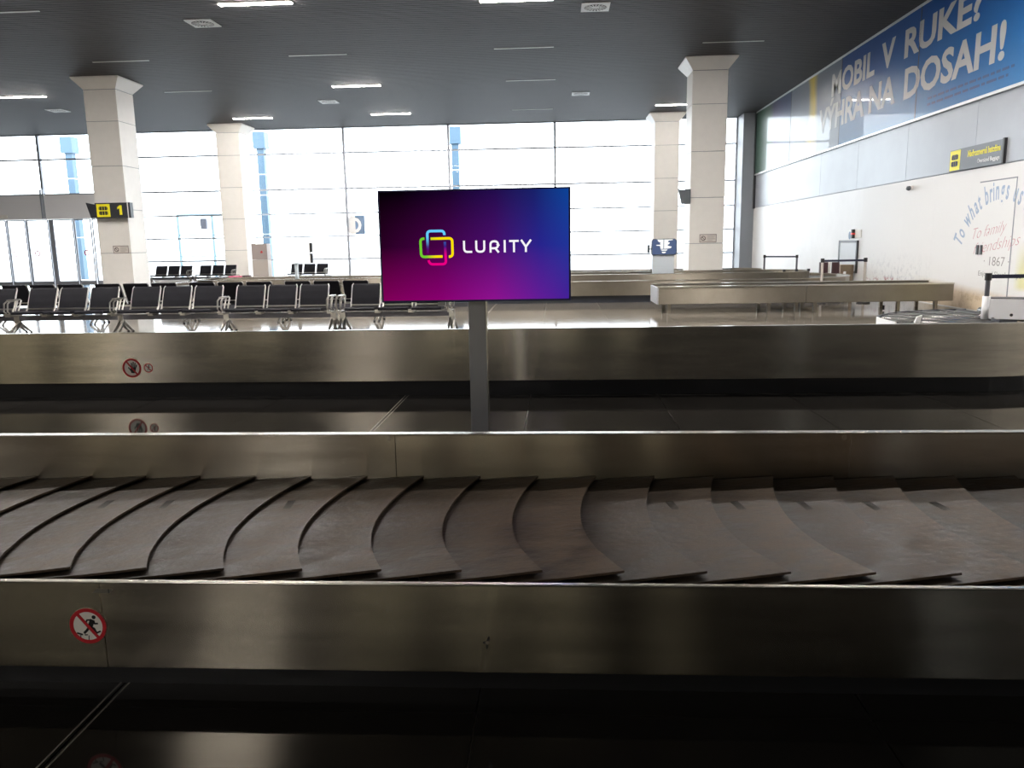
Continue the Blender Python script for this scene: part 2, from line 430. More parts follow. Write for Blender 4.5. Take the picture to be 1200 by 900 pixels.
def suitcase_icon(t, m, s, matl, name='suitcase_icon'):
    b = MB()
    for sx in (-1, 0, 1):
        for v0, v1 in ((.03, .36), (-.4, -.07)):
            b.box((sx * .24 - .1, v0, .004), (sx * .24 + .1, v1, .007))
    b.box((-.42, .06, .004), (-.36, .3, .007)); b.box((.36, .06, .004), (.42, .3, .007))
    b.box((-.42, -.36, .004), (-.36, -.1, .007)); b.box((.36, -.36, .004), (.42, -.1, .007))
    b.v = [tuple(m @ Vector((p[0] * s, p[1] * s, p[2]))) for p in b.v]
    return b.build(name, matl, t)
def gate_sign(x, y, z, label, hide=False):
    t = thing('belt_number_sign', label, 'sign', (x, y, z), 0, 'dark flag signs on the columns')
    MB().box((-.66, -.09, -.25), (.46, .09, .25)).build('sign_box', M['signdark'], t, bevel=.01)
    MB().prism([(-.98, .27), (-.66, .2), (-.66, -.24), (-.84, -.25)], -.05, .05, front(0, 0, 0)).build('side_flag', M['signdark'], t)
    MB().box((.46, -.1, -.26), (.49, .1, .26)).build('end_strip', M['white'], t)
    MB().box((.49, -.09, -.25), (.56, .09, .25)).build('end_cap', M['signdark'], t)
    MB().box((-.58, .09, -.1), (.4, .29, .1)).build('mounting_bracket', M['black'], t)
    MB().box((-.6, -.094, -.21), (-.14, -.09, .21)).build('yellow_square', M['yellow'], t)
    suitcase_icon(t, front(-.37, -.09, 0), .36, M['ink'])
    MB().prism([(.22, -.15), (.13, -.15), (.13, .06), (.06, .03), (.06, .10), (.15, .16), (.22, .16)], .09, .094, front(.05, 0, 0)).build('number', M['yellow'], t)
gate_sign(-14.72, 26.41, 2.91, 'dark flag sign with yellow suitcase square and number 1 on left column')
t = thing('belt_number_sign', 'dark flag sign jutting from the left edge of the right column', 'sign', (4.1, 26.4, 3.0), 0, 'dark flag signs on the columns')
MB().prism([(-.22, .24), (-.12, .2), (.18, .22), (.18, -.24), (-.1, -.25)], -.05, .05, front(0, 0, 0)).build('side_flag', M['signgrey'], t)
MB().box((.1, -.06, -.2), (.18, .4, .2)).build('mounting_bracket', M['signgrey'], t)

# ------------------------------------------------------------------ ceiling fittings
LG = 'linear ceiling lights'
def lamp(x, y, on, label):
    t = thing('ceiling_light', label, 'light', (x, y, ZC), 0, LG)
    if on:
        MB().box((-.87, -.11, -.02), (.87, .11, .01)).build('frame', M['white'], t)
        MB().box((-.85, -.09, -.03), (.85, .09, -.02)).build('diffuser', M['lamp_on'], t)
    else:
        MB().box((-.87, -.03, -.012), (.87, .03, .01)).build('frame', M['lamp_off'], t)
    return t
for x, y, on, lab in (
    (-6.95, 19.35, True, 'lit linear ceiling light at the top edge, nearest on the left'),
    (-19.5, 29.45, True, 'lit linear ceiling light at the far left, left of the first column'),
    (-7.05, 29.2, True, 'lit linear ceiling light above the D window sign, nearer of two'),
    (-13.25, 35.6, True, 'lit linear ceiling light beside the capital of the column near the cabinet'),
    (-7.1, 35.4, True, 'lit linear ceiling light above the D window sign, farther of two'),
    (-.9, 19.75, True, 'lit linear ceiling light at the top edge over the purple screen'),
    (5.02, 35.0, True, 'lit linear ceiling light just left of the right column capital'),
    (-13.05, 19.4, False, 'unlit ceiling light slot at the top left corner'),
    (-13.07, 24.57, False, 'unlit ceiling light slot above the left column capital'),
    (-13.25, 29.4, False, 'unlit ceiling light slot right of the left column capital'),
    (-7.04, 24.55, False, 'unlit ceiling light slot between the two left square vents'),
    (-.92, 24.46, False, 'unlit ceiling light slot over the screen, nearest of three'),
    (-.87, 29.15, False, 'unlit ceiling light slot over the screen, middle of three'),
    (-1.0, 35.3, False, 'unlit ceiling light slot over the screen, farthest of three'),
    (5.1, 24.5, False, 'unlit ceiling light slot at the right column capital')):
    lamp(x, y, on, lab)
# the same grid goes on overhead and behind the photographer
for x, y, lab in ((-13, -5.6, 'lit linear ceiling light far behind the photographer, nearer one'), (-6.95, -10.6, 'lit linear ceiling light far behind the photographer, by the back wall')):
    lamp(x, y, True, lab)
for y, row in ((14.4, 'over the front seat row'), (9.4, 'over the second carousel')):
    for x, where in ((-19.3, 'farthest left'), (-13, 'second from left'), (-6.95, 'third from left'), (-.9, 'second from right'), (5.1, 'rightmost')):
        if (y, x) in ((9.4, -.9),): continue
        lamp(x, y, True, 'lit linear ceiling light ' + row + ', ' + where)
for x, y, lab in ((-8.87, 20.85, 'square swirl vent in the ceiling, largest, at upper left'), (.97, 20.6, 'square swirl vent at the top edge right of the screen'),
                  (-20.1, 32.5, 'square swirl vent in the ceiling at far left beside the first column'), (-8.9, 32.2, 'square swirl vent between the lit lights over the D sign'),
                  (.95, 31.95, 'square swirl vent in the ceiling left of the right column')):
    t = thing('ceiling_vent', lab, 'vent', (x, y, ZC), 0, 'square swirl ceiling vents')
    MB().box((-.34, -.34, -.02), (.34, .34, .01)).build('plate', M['vent'], t)
    MB().ring((0, 0), .10, .27, .02, .023, Matrix.Rotation(PI, 4, 'X'), 32).build('swirl_ring', M['vent_dark'], t)
    b = MB()
    for k in range(18):
        m_ = Matrix.Rotation(2 * PI * k / 18, 4, 'Z')
        b.box((.11, -.012, -.028), (.26, .012, -.02), m_ @ Matrix.Rotation(.2, 4, 'Z'))
    b.build('swirl_blade', M['vent'], t)

# ------------------------------------------------------------------ near carousel
def panel_row(name, parent, seams, y0, y1, z0, z1, material, gap=.0009, bevel=.002):
    for a, b in zip(seams[:-1], seams[1:]):
        MB().box((a + gap, y0, z0), (b - gap, y1, z1)).build(name, material, parent, bevel=bevel)
car = thing('baggage_carousel', 'nearest baggage carousel with overlapping black crescent plates and steel sides across the foreground', 'carousel', (0, 0, 0))
XA, XB = -7.2, 5.6
panel_row('front_panel', car, [XA, -4.82, -1.62, 1.58, XB], 2.55, 2.564, .125, .448, M['steel'])
MB().box((XA, 2.545, .446), (XB, 2.568, .454)).build('top_edge', M['steel_cap'], car, bevel=.003)
MB().box((XA, 2.66, 0), (XB, 2.70, .40)).build('plinth', M['kick'], car)
MB().box((XA, 2.70, 0), (XB, 3.86, .36)).build('bed', M['kick'], car)
panel_row('inner_fence_panel', car, [XA, -5.37, -3.1, -.83, 1.44, 3.71, XB], 3.90, 3.93, .36, .648, M['steel'])
MB().box((XA, 3.895, .648), (XB, 3.945, .656)).build('fence_edge', M['steel_cap'], car, bevel=.002)
MB().box((XA, 3.94, 0), (XB, 3.99, .60)).build('inner_plinth', M['kick'], car)
for x in (-3.1, -.83, 1.44, 3.71):
    MB().disc((0, 0), .012, 0, .005, front(x - .03, 3.9, .632), 10).build('screw', M['steel_cap'], car)
# painted shade darkens each plate's hidden side, with a little tone of its own
m_ = M['plate'] = mat('belt_plate_rubber', (.043, .030, .020), .55, 0, .14, var=.55, vscale=7, stretch=(1, 1.4, 1), rvar=.12, bump=.35, bscale=22)
nt_ = m_.node_tree; p_ = nt_.nodes['Principled BSDF']; src = p_.inputs['Base Color'].links[0].from_socket
av = nt_.nodes.new('ShaderNodeAttribute'); av.attribute_name = 'overlap_shade'
oi = nt_.nodes.new('ShaderNodeObjectInfo')
r1_ = nt_.nodes.new('ShaderNodeMapRange'); r1_.inputs[1].default_value = .25; r1_.inputs[3].default_value = .55; r1_.inputs[4].default_value = 1.25
nt_.links.new(av.outputs['Fac'], r1_.inputs[0])
r2_ = nt_.nodes.new('ShaderNodeMapRange'); r2_.inputs[3].default_value = .7; r2_.inputs[4].default_value = 1.3; nt_.links.new(oi.outputs['Random'], r2_.inputs[0])
mu_ = nt_.nodes.new('ShaderNodeMath'); mu_.operation = 'MULTIPLY'; nt_.links.new(r1_.outputs[0], mu_.inputs[0]); nt_.links.new(r2_.outputs[0], mu_.inputs[1])
vs_ = nt_.nodes.new('ShaderNodeVectorMath'); vs_.operation = 'SCALE'; nt_.links.new(src, vs_.inputs[0]); nt_.links.new(mu_.outputs[0], vs_.inputs['Scale'])
nt_.links.new(vs_.outputs[0], p_.inputs['Base Color'])
# belt plates: crescent shaped, right edge on top of the next plate
def edge(y): return (.25 if y > 3.27 else .37) * (y - 3.27) ** 2 - .085
def plate_mesh():
    b = MB(); ny, nx = 16, 5; y0, y1, w_, th = 2.655, 3.893, .43, .009
    top = []
    for j in range(ny + 1):
        y = y0 + (y1 - y0) * j / ny
        for i in range(nx + 1):
            u = i / nx
            x = edge(y) - w_ * (1 - u)
            yy = y + (.05 * u * (1 - j / ny) ** 2)
            z = .408 + .026 * u + (.006 * u * u if j < 3 else 0)
            top.append((x, yy, z))
    v = top + [(x, y, z - th) for x, y, z in top]; n = len(top); f = []
    k = nx + 1
    for j in range(ny):
        for i in range(nx):
            a = j * k + i; f.append((a, a + 1, a + k + 1, a + k)); f.append((n + a, n + a + k, n + a + k + 1, n + a + 1))
    for j in range(ny):
        a = j * k + nx; f.append((a, n + a, n + a + k, a + k)); a = j * k; f.append((a, a + k, n + a + k, n + a))
    for i in range(nx):
        f.append((i, n + i, n + i + 1, i + 1)); a = ny * k + i; f.append((a, a + 1, n + a + 1, n + a))
    me = b.add(v, f).mesh('belt_plate', M['plate'])
    at = me.color_attributes.new('overlap_shade', 'FLOAT_COLOR', 'POINT')
    for q in range(2 * n): at.data[q].color = ((q % k) / nx,) * 3 + (1,)
    return me
pm = plate_mesh()
mk = MB()
for q in range(9): mk.box((-.018, q * .013, 0), (.018, q * .013 + .007, .0022))
mark_me = mk.mesh('moulded_mark', mat('mark_rubber', (.022, .018, .014), .6, 0, .1))
n0 = -22
for i in range(n0, 19):
    x = -.115 + i * .2935
    p = inst(pm, 'belt_plate', car, (x, 0, 0), (0, 0, 0))
    if i in (-6, -5, 3, 4, 5, 6, 7, -3):
        inst(mark_me, 'moulded_mark', p, (edge(3.45) - .17, 3.42, .4222), (0, -.06, .12))
def sticker(name, x, y, z, r, rot, kind, parent):
    m = front(x, y, z) @ Matrix.Rotation(rot, 4, 'Z')
    o = MB().disc((0, 0), r, 0, .0012, m).build(name, M['stwhite'], parent)
    MB().ring((0, 0), r * .80, r, .0012, .002, m).build('red_ring', M['red'], o)
    b = MB()
    if kind == 'walk':
        b.disc((.02 * r / .067, .036 * r / .067), r * .11, .0012, .0017, m, 14)
        q = r / .067
        def rb(pts, w_): b.ribbon([(u * q, v * q) for u, v in pts], w_ * q, .0012, .0017, m)
        rb([(.016, .026), (.010, .006), (.006, -.004)], .018)
        rb([(.008, .024), (-.004, .022), (-.008, .012)], .006)
        rb([(.020, .022), (.024, .012), (.036, .014)], .006)
        rb([(.004, -.004), (-.004, -.018), (-.014, -.030)], .009)
        rb([(.008, -.002), (.022, -.008), (.030, -.022)], .009)
        rb([(-.040, -.032), (-.018, -.036)], .006); rb([(.030, -.024), (.046, -.014)], .006); rb([(-.012, -.036), (.000, -.034)], .004)
        rb([(-.026, -.036), (-.026, -.050)], .003); rb([(.004, -.036), (.004, -.054)], .003)
    elif kind == 'hand':
        q = r / .105
        b.prism([(u * q, v * q) for u, v in ((-.005, -.055), (.03, -.055), (.045, -.02), (.045, .008), (-.012, .008), (-.016, -.025))], .0012, .0017, m)
        for pts in ([(.040, 0), (.052, .042)], [(.028, .004), (.034, .062)], [(.013, .004), (.013, .070)], [(-.002, .004), (-.008, .058)], [(-.008, -.030), (-.040, .004)]):
            b.ribbon([(u * q, v * q) for u, v in pts], .0125 * q, .0012, .0017, m)
    else:
        q = r / .05
        b.disc((.006 * q, .026 * q), .007 * q, .0012, .0017, m, 10)
        for pts, w_ in (([(.004, .018), (0, -.004)], .012), ([(0, -.004), (-.012, -.026)], .006), ([(.002, -.004), (.014, -.026)], .006), ([(.002, .014), (.02, .004)], .005)):
            b.ribbon([(u * q, v * q) for u, v in pts], w_ * q, .0012, .0017, m)
    b.build('black_pictogram', M['ink'], o)
    MB().ribbon([(-r * .62, r * .62), (r * .62, -r * .62)], r * .17, .0017, .0023, m).build('red_bar', M['red'], o)
    return o
o = sticker('no_walking_sticker', -1.675, 2.549, .285, .067, -.12, 'walk', car); o['label'] = 'round red prohibition sticker with a walking figure'
b = MB(); m_ = front(-1.60, 2.5492, .418)
b.prism([(-.045, -.007), (.02, -.008), (.03, .006), (-.03, .007)], 0, .0008, m_); b.build('sticker_residue', mat('glue', (.16, .15, .12), .7), car)
MB().prism([(.012, -.006), (.017, -.008), (.016, .006), (.013, .007)], .0008, .0012, m_).build('black_speck', M['ink'], car)
b = MB(); m_ = front(-.252, 2.5492, .24) @ Matrix.Scale(1.0, 4)
b.prism([(-.004, .0), (.008, .026), (.011, .012), (.004, .002)], 0, .001, m_)
b.prism([(-.004, -.008), (.006, -.004), (.005, -.018), (-.001, -.028)], 0, .001, m_)
b.prism([(-.014, .0), (-.006, .006), (-.004, -.003), (-.009, -.007)], 0, .001, m_)
b.build('black_smear', M['ink'], car)
MB().disc((0, 0), .007, .0, .001, front(-.250, 2.5488, .238), 8).build('pale_smear', M['gluepale'], car)

# ------------------------------------------------------------------ second carousel (seen from behind its fence)
c2 = thing('baggage_carousel', 'second baggage carousel behind the screen, plain steel fence with rivets curving away at right', 'carousel', (0, 0, 0))
def path2(x0, x1, yc, r, a1=PI * .36, off=0):
    P_ = [(x0, yc - r, 0, -1), (x1, yc - r, 0, -1)]
    for k in range(1, 13):
        a = -PI / 2 + a1 * k / 12; P_.append((x1 + r * math.cos(a), yc + r * math.sin(a), math.cos(a), math.sin(a)))
    return P_
R2, X2, Y2 = 2.0, 4.3, 10.3
def sec(name, prof, xa, xb, material, curve=False):
    if curve: p = path2(xa, X2, Y2, R2)
    else: p = [(xa + .0006, Y2 - R2, 0, -1), (xb - .0006, Y2 - R2, 0, -1)]
    return MB().sweep(prof, p, False).build(name, material, c2)
SE = [-10.45, -8.11, -5.77, -3.43, -1.09, 1.25, 3.59]
up = [(0, .445), (0, .715), (-.03, .715), (-.03, .445)]
lo = [(-.006, .17), (-.006, .443), (-.03, .443), (-.03, .17)]
for a, b_ in zip(SE[:-1], SE[1:]): sec('fence_panel', up, a, b_, M['steel'])
sec('fence_panel', up, SE[-1], 0, M['steel'], True)
for a, b_ in zip([-10.45, -7.3, -2.5, 2.3], [-7.3, -2.5, 2.3, 3.4]): sec('skirt_panel', lo, a, b_, M['steel'])
sec('skirt_panel', lo, 3.4, 0, M['steel'], True)
MB().sweep([(.004, .715), (.004, .724), (-.034, .724), (-.034, .715)], path2(-10.45, X2, Y2, R2), False).build('fence_edge', M['steel_cap'], c2)
MB().sweep([(-.09, 0), (-.09, .40), (-.14, .40), (-.14, 0)], path2(-10.45, X2, Y2, R2), False).build('plinth', M['kick'], c2)
MB().sweep([(-.16, .39), (-.16, .43), (-1.2, .43), (-1.2, .39)], path2(-10.45, X2, Y2, R2), False).build('belt', M['rubber'], c2)
MB().sweep([(-1.22, .0), (-1.22, .46), (-1.26, .46), (-1.26, 0)], path2(-10.45, X2, Y2, R2), False).build('far_side_panel', M['steel'], c2)
rv = MB()
for k in range(40): rv.disc((0, 0), .007, 0, .004, front(-9.7 + .352 * k, 8.3, .462), 8)
stuff(rv.build('rivet', M['steel_cap'], c2))
o = sticker('no_hand_sticker', -4.625, 8.3055, .335, .105, -.12, 'hand', c2); o['label'] = 'round red prohibition sticker with a black hand'
o = sticker('small_warning_sticker', -4.44, 8.3055, .335, .05, 0, 'small', c2); o['label'] = 'small round red prohibition sticker with a figure'

# ------------------------------------------------------------------ third carousel, far across the hall
c3 = thing('baggage_carousel', 'distant long oval baggage carousel around the right column, behind the seat rows', 'carousel', (0, 0, 0))
def stadium(x0, x1, yc, r, n=14):
    P_ = []
    for k in range(n + 1):
        a = -PI / 2 + PI * k / n; P_.append((x1 + r * math.cos(a), yc + r * math.sin(a), math.cos(a), math.sin(a)))
    for k in range(n + 1):
        a = PI / 2 + PI * k / n; P_.append((x0 + r * math.cos(a), yc + r * math.sin(a), math.cos(a), math.sin(a)))
    return P_
st = stadium(-9.6, 6.1, 23.5, 1.1)
def sw(name, prof, material, k=M): return MB().sweep(prof, st).build(name, material, c3)
sw('inner_fence_panel', [(0, .40), (0, .70), (-.03, .70), (-.03, .40)], M['steel_far'])
sw('fence_edge', [(.004, .70), (.004, .71), (-.034, .71), (-.034, .70)], M['steel_cap'])
sw('inner_plinth', [(-.06, 0), (-.06, .42), (-.1, .42), (-.1, 0)], M['kick'])
sw('belt', [(1.0, .40), (1.0, .50), (.02, .50), (.02, .40)], M['rubber'])
sw('outer_panel', [(1.06, .19), (1.06, .565), (1.02, .565), (1.02, .19)], M['steel_far'])
sw('outer_edge', [(1.075, .565), (1.075, .578), (1.0, .578), (1.0, .565)], M['steel_cap'])
sw('plinth', [(.95, 0), (.95, .38), (.91, .38), (.91, 0)], M['signdark'])
for k in range(3):
    MB().box((6.2 + .38 * k, 22.43 + .16 * k, .71), (6.27 + .38 * k, 22.5 + .16 * k, .77)).build('fence_post_head', M['black'], c3)

c4 = thing('baggage_carousel', 'farthest baggage carousel, low steel rim just showing behind the right column', 'carousel', (0, 0, 0))
st4 = stadium(-3.0, 6.8, 30.4, .8)
for nm, prof, mt in (('rim_panel', [(0, .12), (0, .54), (-.04, .54), (-.04, .12)], M['steel_far']), ('plinth', [(-.06, 0), (-.06, .3), (-.1, .3), (-.1, 0)], M['kick']),
                     ('belt', [(-.05, .40), (-.05, .44), (-.7, .44), (-.7, .40)], M['rubber'])):
    MB().sweep(prof, st4).build(nm, mt, c4)

# ------------------------------------------------------------------ display with purple screen
tv = thing('display_stand', 'large purple and blue lit advertising screen on a single grey post', 'screen', (-.535, 5.25, 0))
MB().box((-.06, .05, 0), (.06, .13, 1.6)).build('post', M['postgrey'], tv, bevel=.006)
MB().box((.058, .048, .0), (.064, .132, 1.25)).build('post_edge', M['steel_cap'], tv)
MB().box((-.25, -.1, 0), (.25, .3, .012)).build('base_plate', M['postgrey'], tv, bevel=.004)
hs = MB().box((-.625, -.02, 1.228), (.625, .05, 1.952)).build('housing', M['screen_edge'], tv, bevel=.004)
MB().box((-.18, .05, 1.4), (.18, .09, 1.8)).build('wall_mount', M['black'], tv)
for x in (-.32, -.22):
    pass
MB().box((-.255, -.005, 1.2), (-.205, .03, 1.229)).build('sensor', M['postgrey'], tv)
sm = bpy.data.materials.new('screen_picture'); sm.use_nodes = True
nt = sm.node_tree; nt.nodes.remove(nt.nodes['Principled BSDF']); Lk = nt.links.new
tc = nt.nodes.new('ShaderNodeTexCoord'); sp = nt.nodes.new('ShaderNodeSeparateXYZ'); Lk(tc.outputs['Object'], sp.inputs[0])
def mr(sock, a, b):
    n = nt.nodes.new('ShaderNodeMapRange'); n.inputs[1].default_value = a; n.inputs[2].default_value = b; Lk(sock, n.inputs[0]); return n.outputs[0]
U = mr(sp.outputs[0], -.61, .61); V = mr(sp.outputs[2], 1.24, 1.94)
def ramp(fac, cols):
    n = nt.nodes.new('ShaderNodeValToRGB'); e = n.color_ramp.elements
    e[0].position, e[0].color = cols[0]; e[1].position, e[1].color = cols[-1]
    for p, c in cols[1:-1]:
        k = e.new(p); k.color = c
    Lk(fac, n.inputs[0]); return n.outputs[0]
top_ = ramp(U, [(0, srgb(3, 0, 4)), (.12, srgb(5, 0, 8)), (.38, srgb(24, 3, 40)), (.62, srgb(34, 12, 76)), (.82, srgb(24, 32, 104)), (1, srgb(12, 66, 150))])
mid_ = ramp(U, [(0, srgb(40, 0, 34)), (.3, srgb(66, 2, 66)), (.6, srgb(72, 14, 106)), (.85, srgb(40, 36, 140)), (1, srgb(32, 52, 152))])
bot_ = ramp(U, [(0, srgb(125, 0, 86)), (.3, srgb(135, 0, 110)), (.6, srgb(140, 18, 142)), (.85, srgb(96, 28, 150)), (1, srgb(66, 32, 150))])
def mixc(f, a, b):
    n = nt.nodes.new('ShaderNodeMix'); n.data_type = 'RGBA'; Lk(f, n.inputs[0]); Lk(a, n.inputs[6]); Lk(b, n.inputs[7]); return n.outputs[2]
v1 = mr(V, 0, .5); v2 = mr(V, .5, 1)
col = mixc(v2, mixc(v1, bot_, mid_), top_)
e_ = nt.nodes.new('ShaderNodeEmission'); Lk(col, e_.inputs[0]); Lk(e_.outputs[0], nt.nodes['Material Output'].inputs[0])
MB().box((-.612, -.0225, 1.24), (.612, -.0195, 1.941)).build('screen_picture', sm, hs)
lm = bpy.data.materials.new('logo_strokes'); lm.use_nodes = True
nt2 = lm.node_tree; nt2.nodes.remove(nt2.nodes['Principled BSDF'])
at_ = nt2.nodes.new('ShaderNodeAttribute'); at_.attribute_name = 'stroke'; e2 = nt2.nodes.new('ShaderNodeEmission')
nt2.links.new(at_.outputs[0], e2.inputs[0]); nt2.links.new(e2.outputs[0], nt2.nodes['Material Output'].inputs[0])
K = .001306
def scr(cx, cy): return ((cx - 584) * K, -(cy - 333) * K)
def z8(x, y): return scr(x * .2857 + 257, y * .2857 + 214.3)
def smooth_path(pts, r=8):
    out = []
    for i, p in enumerate(pts):
        if i in (0, len(pts) - 1): out.append(Vector(p)); continue
        a, b, c = Vector(pts[i - 1]), Vector(p), Vector(pts[i + 1])
        d = min((a - b).length, (c - b).length, r)
        s0 = b + (a - b).normalized() * d; s1 = b + (c - b).normalized() * d
        for k in range(6):
            t_ = k / 5; out.append(s0 * (1 - t_) ** 2 + b * 2 * t_ * (1 - t_) + s1 * t_ * t_)
    # subdivide long runs
    res = [out[0]]
    for p in out[1:]:
        n = max(1, int((p - res[-1]).length / 40)); a = res[-1]
        for k in range(1, n + 1): res.append(a + (p - a) * k / n)
    return [tuple(p) for p in res]
fm = front(0, -.0225, 1.59)
def stroke(b, pts, w_, stops, r=60):
    P_ = smooth_path(pts, r); L_ = [0]
    for a, c in zip(P_[:-1], P_[1:]): L_.append(L_[-1] + (Vector(c) - Vector(a)).length)
    cols = []
    for l in L_:
        q = l / L_[-1]
        for (p0, c0), (p1, c1) in zip(stops[:-1], stops[1:]):
            if p0 <= q <= p1 + 1e-6:
                k = (q - p0) / max(p1 - p0, 1e-6); cols.append(tuple(c0[i] * (1 - k) + c1[i] * k for i in range(3)) + (1,)); break
    b.ribbon([z8(*p) for p in P_], w_ * .2857 * K, .0004, .0012, fm, cols)
cb, cp_, cv, cm = srgb(100, 205, 255), srgb(70, 20, 120), srgb(120, 5, 125), srgb(235, 0, 130)
cy_, cg = srgb(255, 225, 0), srgb(110, 205, 45)
for pts, stp, nm in (([(622, 225), (622, 152), (323, 152), (323, 540)], [(0, cb), (.6, cb), (.84, cp_), (1, srgb(100, 0, 95))], 'logo_blue_stroke'),
                 ([(627, 340), (637, 725), (350, 725), (330, 652)], [(0, srgb(55, 80, 165)), (.12, srgb(60, 20, 125)), (.34, cm), (1, cm)], 'logo_magenta_stroke'),
                 ([(378, 283), (757, 280), (757, 597), (690, 597)], [(0, srgb(205, 215, 30)), (.2, cy_), (1, cy_)], 'logo_yellow_stroke'),
                 ([(270, 280), (198, 280), (203, 595), (580, 592)], [(0, cg), (.6, cg), (.85, cy_), (1, cy_)], 'logo_green_stroke')):
    b = MB(); stroke(b, pts, 44, stp); b.build(nm, lm, hs)
wh = emis('white_lettering', (.95, .93, .97, 1), 1)
def arcp(pts, r): return [scr(*p) for p in smooth_path(pts, r)]
LW = 10 * K
for nm, strokes in (('letter_L', [[(532, 308), (532, 363), (572, 363)]]),
                    ('letter_U', [[(593, 308), (593, 363), (633, 363), (633, 308)]]),
                    ('letter_R', [[(664, 368), (664, 313), (702, 313), (702, 347), (666, 347)], [(688, 347), (705, 368)]]),
                    ('letter_I', [[(735, 308), (735, 368)]]),
                    ('letter_T', [[(757, 313), (805, 313)], [(781, 313), (781, 368)]]),
                    ('letter_Y', [[(817, 308), (840, 342), (840, 368)], [(866, 308), (840, 342)]])):
    b = MB()
    for s_ in strokes: b.ribbon(arcp(s_, 18 if nm in ('letter_L', 'letter_U', 'letter_R') else .5), LW, .0004, .0012, fm)
    b.build(nm, wh, hs)

# ------------------------------------------------------------------ benches
def make_bench(nseat, legs, label, loc, rz=0, group='black seat benches in rows'):
    t = thing('bench_seating', label, 'bench', loc, rz, group)
    T3 = 2.1; L_ = T3 * nseat / 3
    MB().box((-.04, -.045, .265), (L_ + .04, .045, .365)).build('beam', M['beam'], t, bevel=.005)
    if 'seat' not in BM:
        b = MB(); prof = [(-.40, .418), (-.395, .452), (-.36, .468), (-.05, .448), (.10, .455), (.13, .475), (.14, .44), (.08, .415), (-.05, .405), (-.36, .41)]
        b.add([(0, y, z) for y, z in prof] + [(.56, y, z) for y, z in prof], [tuple(range(10)), tuple(range(19, 9, -1))] + [(i, (i + 1) % 10, 10 + (i + 1) % 10, 10 + i) for i in range(10)])
        BM['seat'] = b.mesh('seat', M['seat'])
        b = MB(); prof = [(.115, .50), (.155, .62), (.215, .76), (.265, .855), (.295, .885), (.31, .87), (.285, .80), (.24, .70), (.185, .56), (.15, .495)]
        b.add([(.012, y, z) for y, z in prof] + [(.548, y, z) for y, z in prof], [tuple(range(10)), tuple(range(19, 9, -1))] + [(i, (i + 1) % 10, 10 + (i + 1) % 10, 10 + i) for i in range(10)])
        BM['backrest'] = b.mesh('backrest', M['seat'])
        b = MB()
        for x in (0, .56):
            b.tube([(x, .06, .43), (x, .12, .50), (x, .165, .60), (x, .225, .74), (x, .275, .85), (x + (.02 if x == 0 else -.02), .30, .89)], [.02, .017, .016, .015, .014, .012], 6)
        b.box((0, .10, .47), (.56, .13, .50)); BM['frame'] = b.mesh('side_frame', M['chrome'])
        b = MB().box((-.05, -.30, .36), (.05, -.06, .40)).box((-.03, -.385, .395), (.03, -.30, .425)); BM['bracket'] = b.mesh('seat_bracket', M['chrome'])
        b = MB()
        for x in (-.035, .035):
            b.tube([(x, -.02, .46), (x, .10, .66), (x, .06, .68), (x, -.22, .66), (x, -.30, .62), (x, -.33, .47), (x, -.28, .43)], .016, 6)
        b.box((-.05, -.2, .665), (.05, .06, .69)); BM['arm'] = b.mesh('armrest', M['chrome'])
        b = MB().tube([(0, 0, .30), (0, 0, .19)], [.05, .055], 10)
        for x in (-.035, .035):
            for sy in (-1, 1):
                b.tube([(x, 0, .22), (x * 1.1, sy * .07, .17), (x * 1.3, sy * .19, .075), (x * 1.4, sy * .27, .03)], [.034, .03, .024, .02], 6)
        b.box((-.05, -.06, .25), (.05, .06, .385)); BM['leg'] = b.mesh('leg', M['chrome'])
        b = MB()
        for x in (-.049, .049):
            for sy in (-1, 1): b.disc((x, sy * .275), .024, 0, .028, None, 8)
        BM['feet'] = b.mesh('foot_pad', M['foot'])
    for s_ in range(nseat):
        x = T3 * (s_ // 3) + .135 + .63 * (s_ % 3)
        inst(BM['seat'], 'seat', t, (x, 0, 0)); bk = inst(BM['backrest'], 'backrest', t, (x, 0, 0)); inst(BM['frame'], 'side_frame', bk)
        if s_ % 3 < 2: inst(BM['bracket'], 'seat_bracket', t, (x + .595, 0, 0))
    for x in legs:
        lg = inst(BM['leg'], 'leg', t, (x, 0, 0)); stuff(inst(BM['feet'], 'foot_pad', lg))
        inst(BM['arm'], 'armrest', t, (x, 0, 0)); inst(BM['bracket'], 'seat_bracket', t, (x, 0, 0))
    return t
BM = {}
make_bench(12, [0, 2.1, 4.2, 6.3, 8.4], 'long black bench with armrests facing the camera, left of the screen in the front row', (-12.68, 15.05, 0))
make_bench(3, [0, 2.1], 'short three seat black bench facing the camera, partly hidden behind the purple screen', (-4.10, 15.05, 0))
make_bench(15, [0, 2.1, 4.2, 6.3, 8.4, 10.5], 'long black bench in the second row, turned away from the camera behind the front bench', (-1.78, 17.15, 0), PI)
for x, lab in ((-18.3, 'distant three seat black bench by the window, next to the left column'), (-16.25, 'distant three seat black bench by the window, left of the beige cabinet'),
               (-12.05, 'distant three seat black bench by the window, under the white screen')):
    t = make_bench(3, [0, 1.96], lab, (x, 35.3, 0), 0, 'black benches by the windows')
    t.scale = (.92, 1, .97)

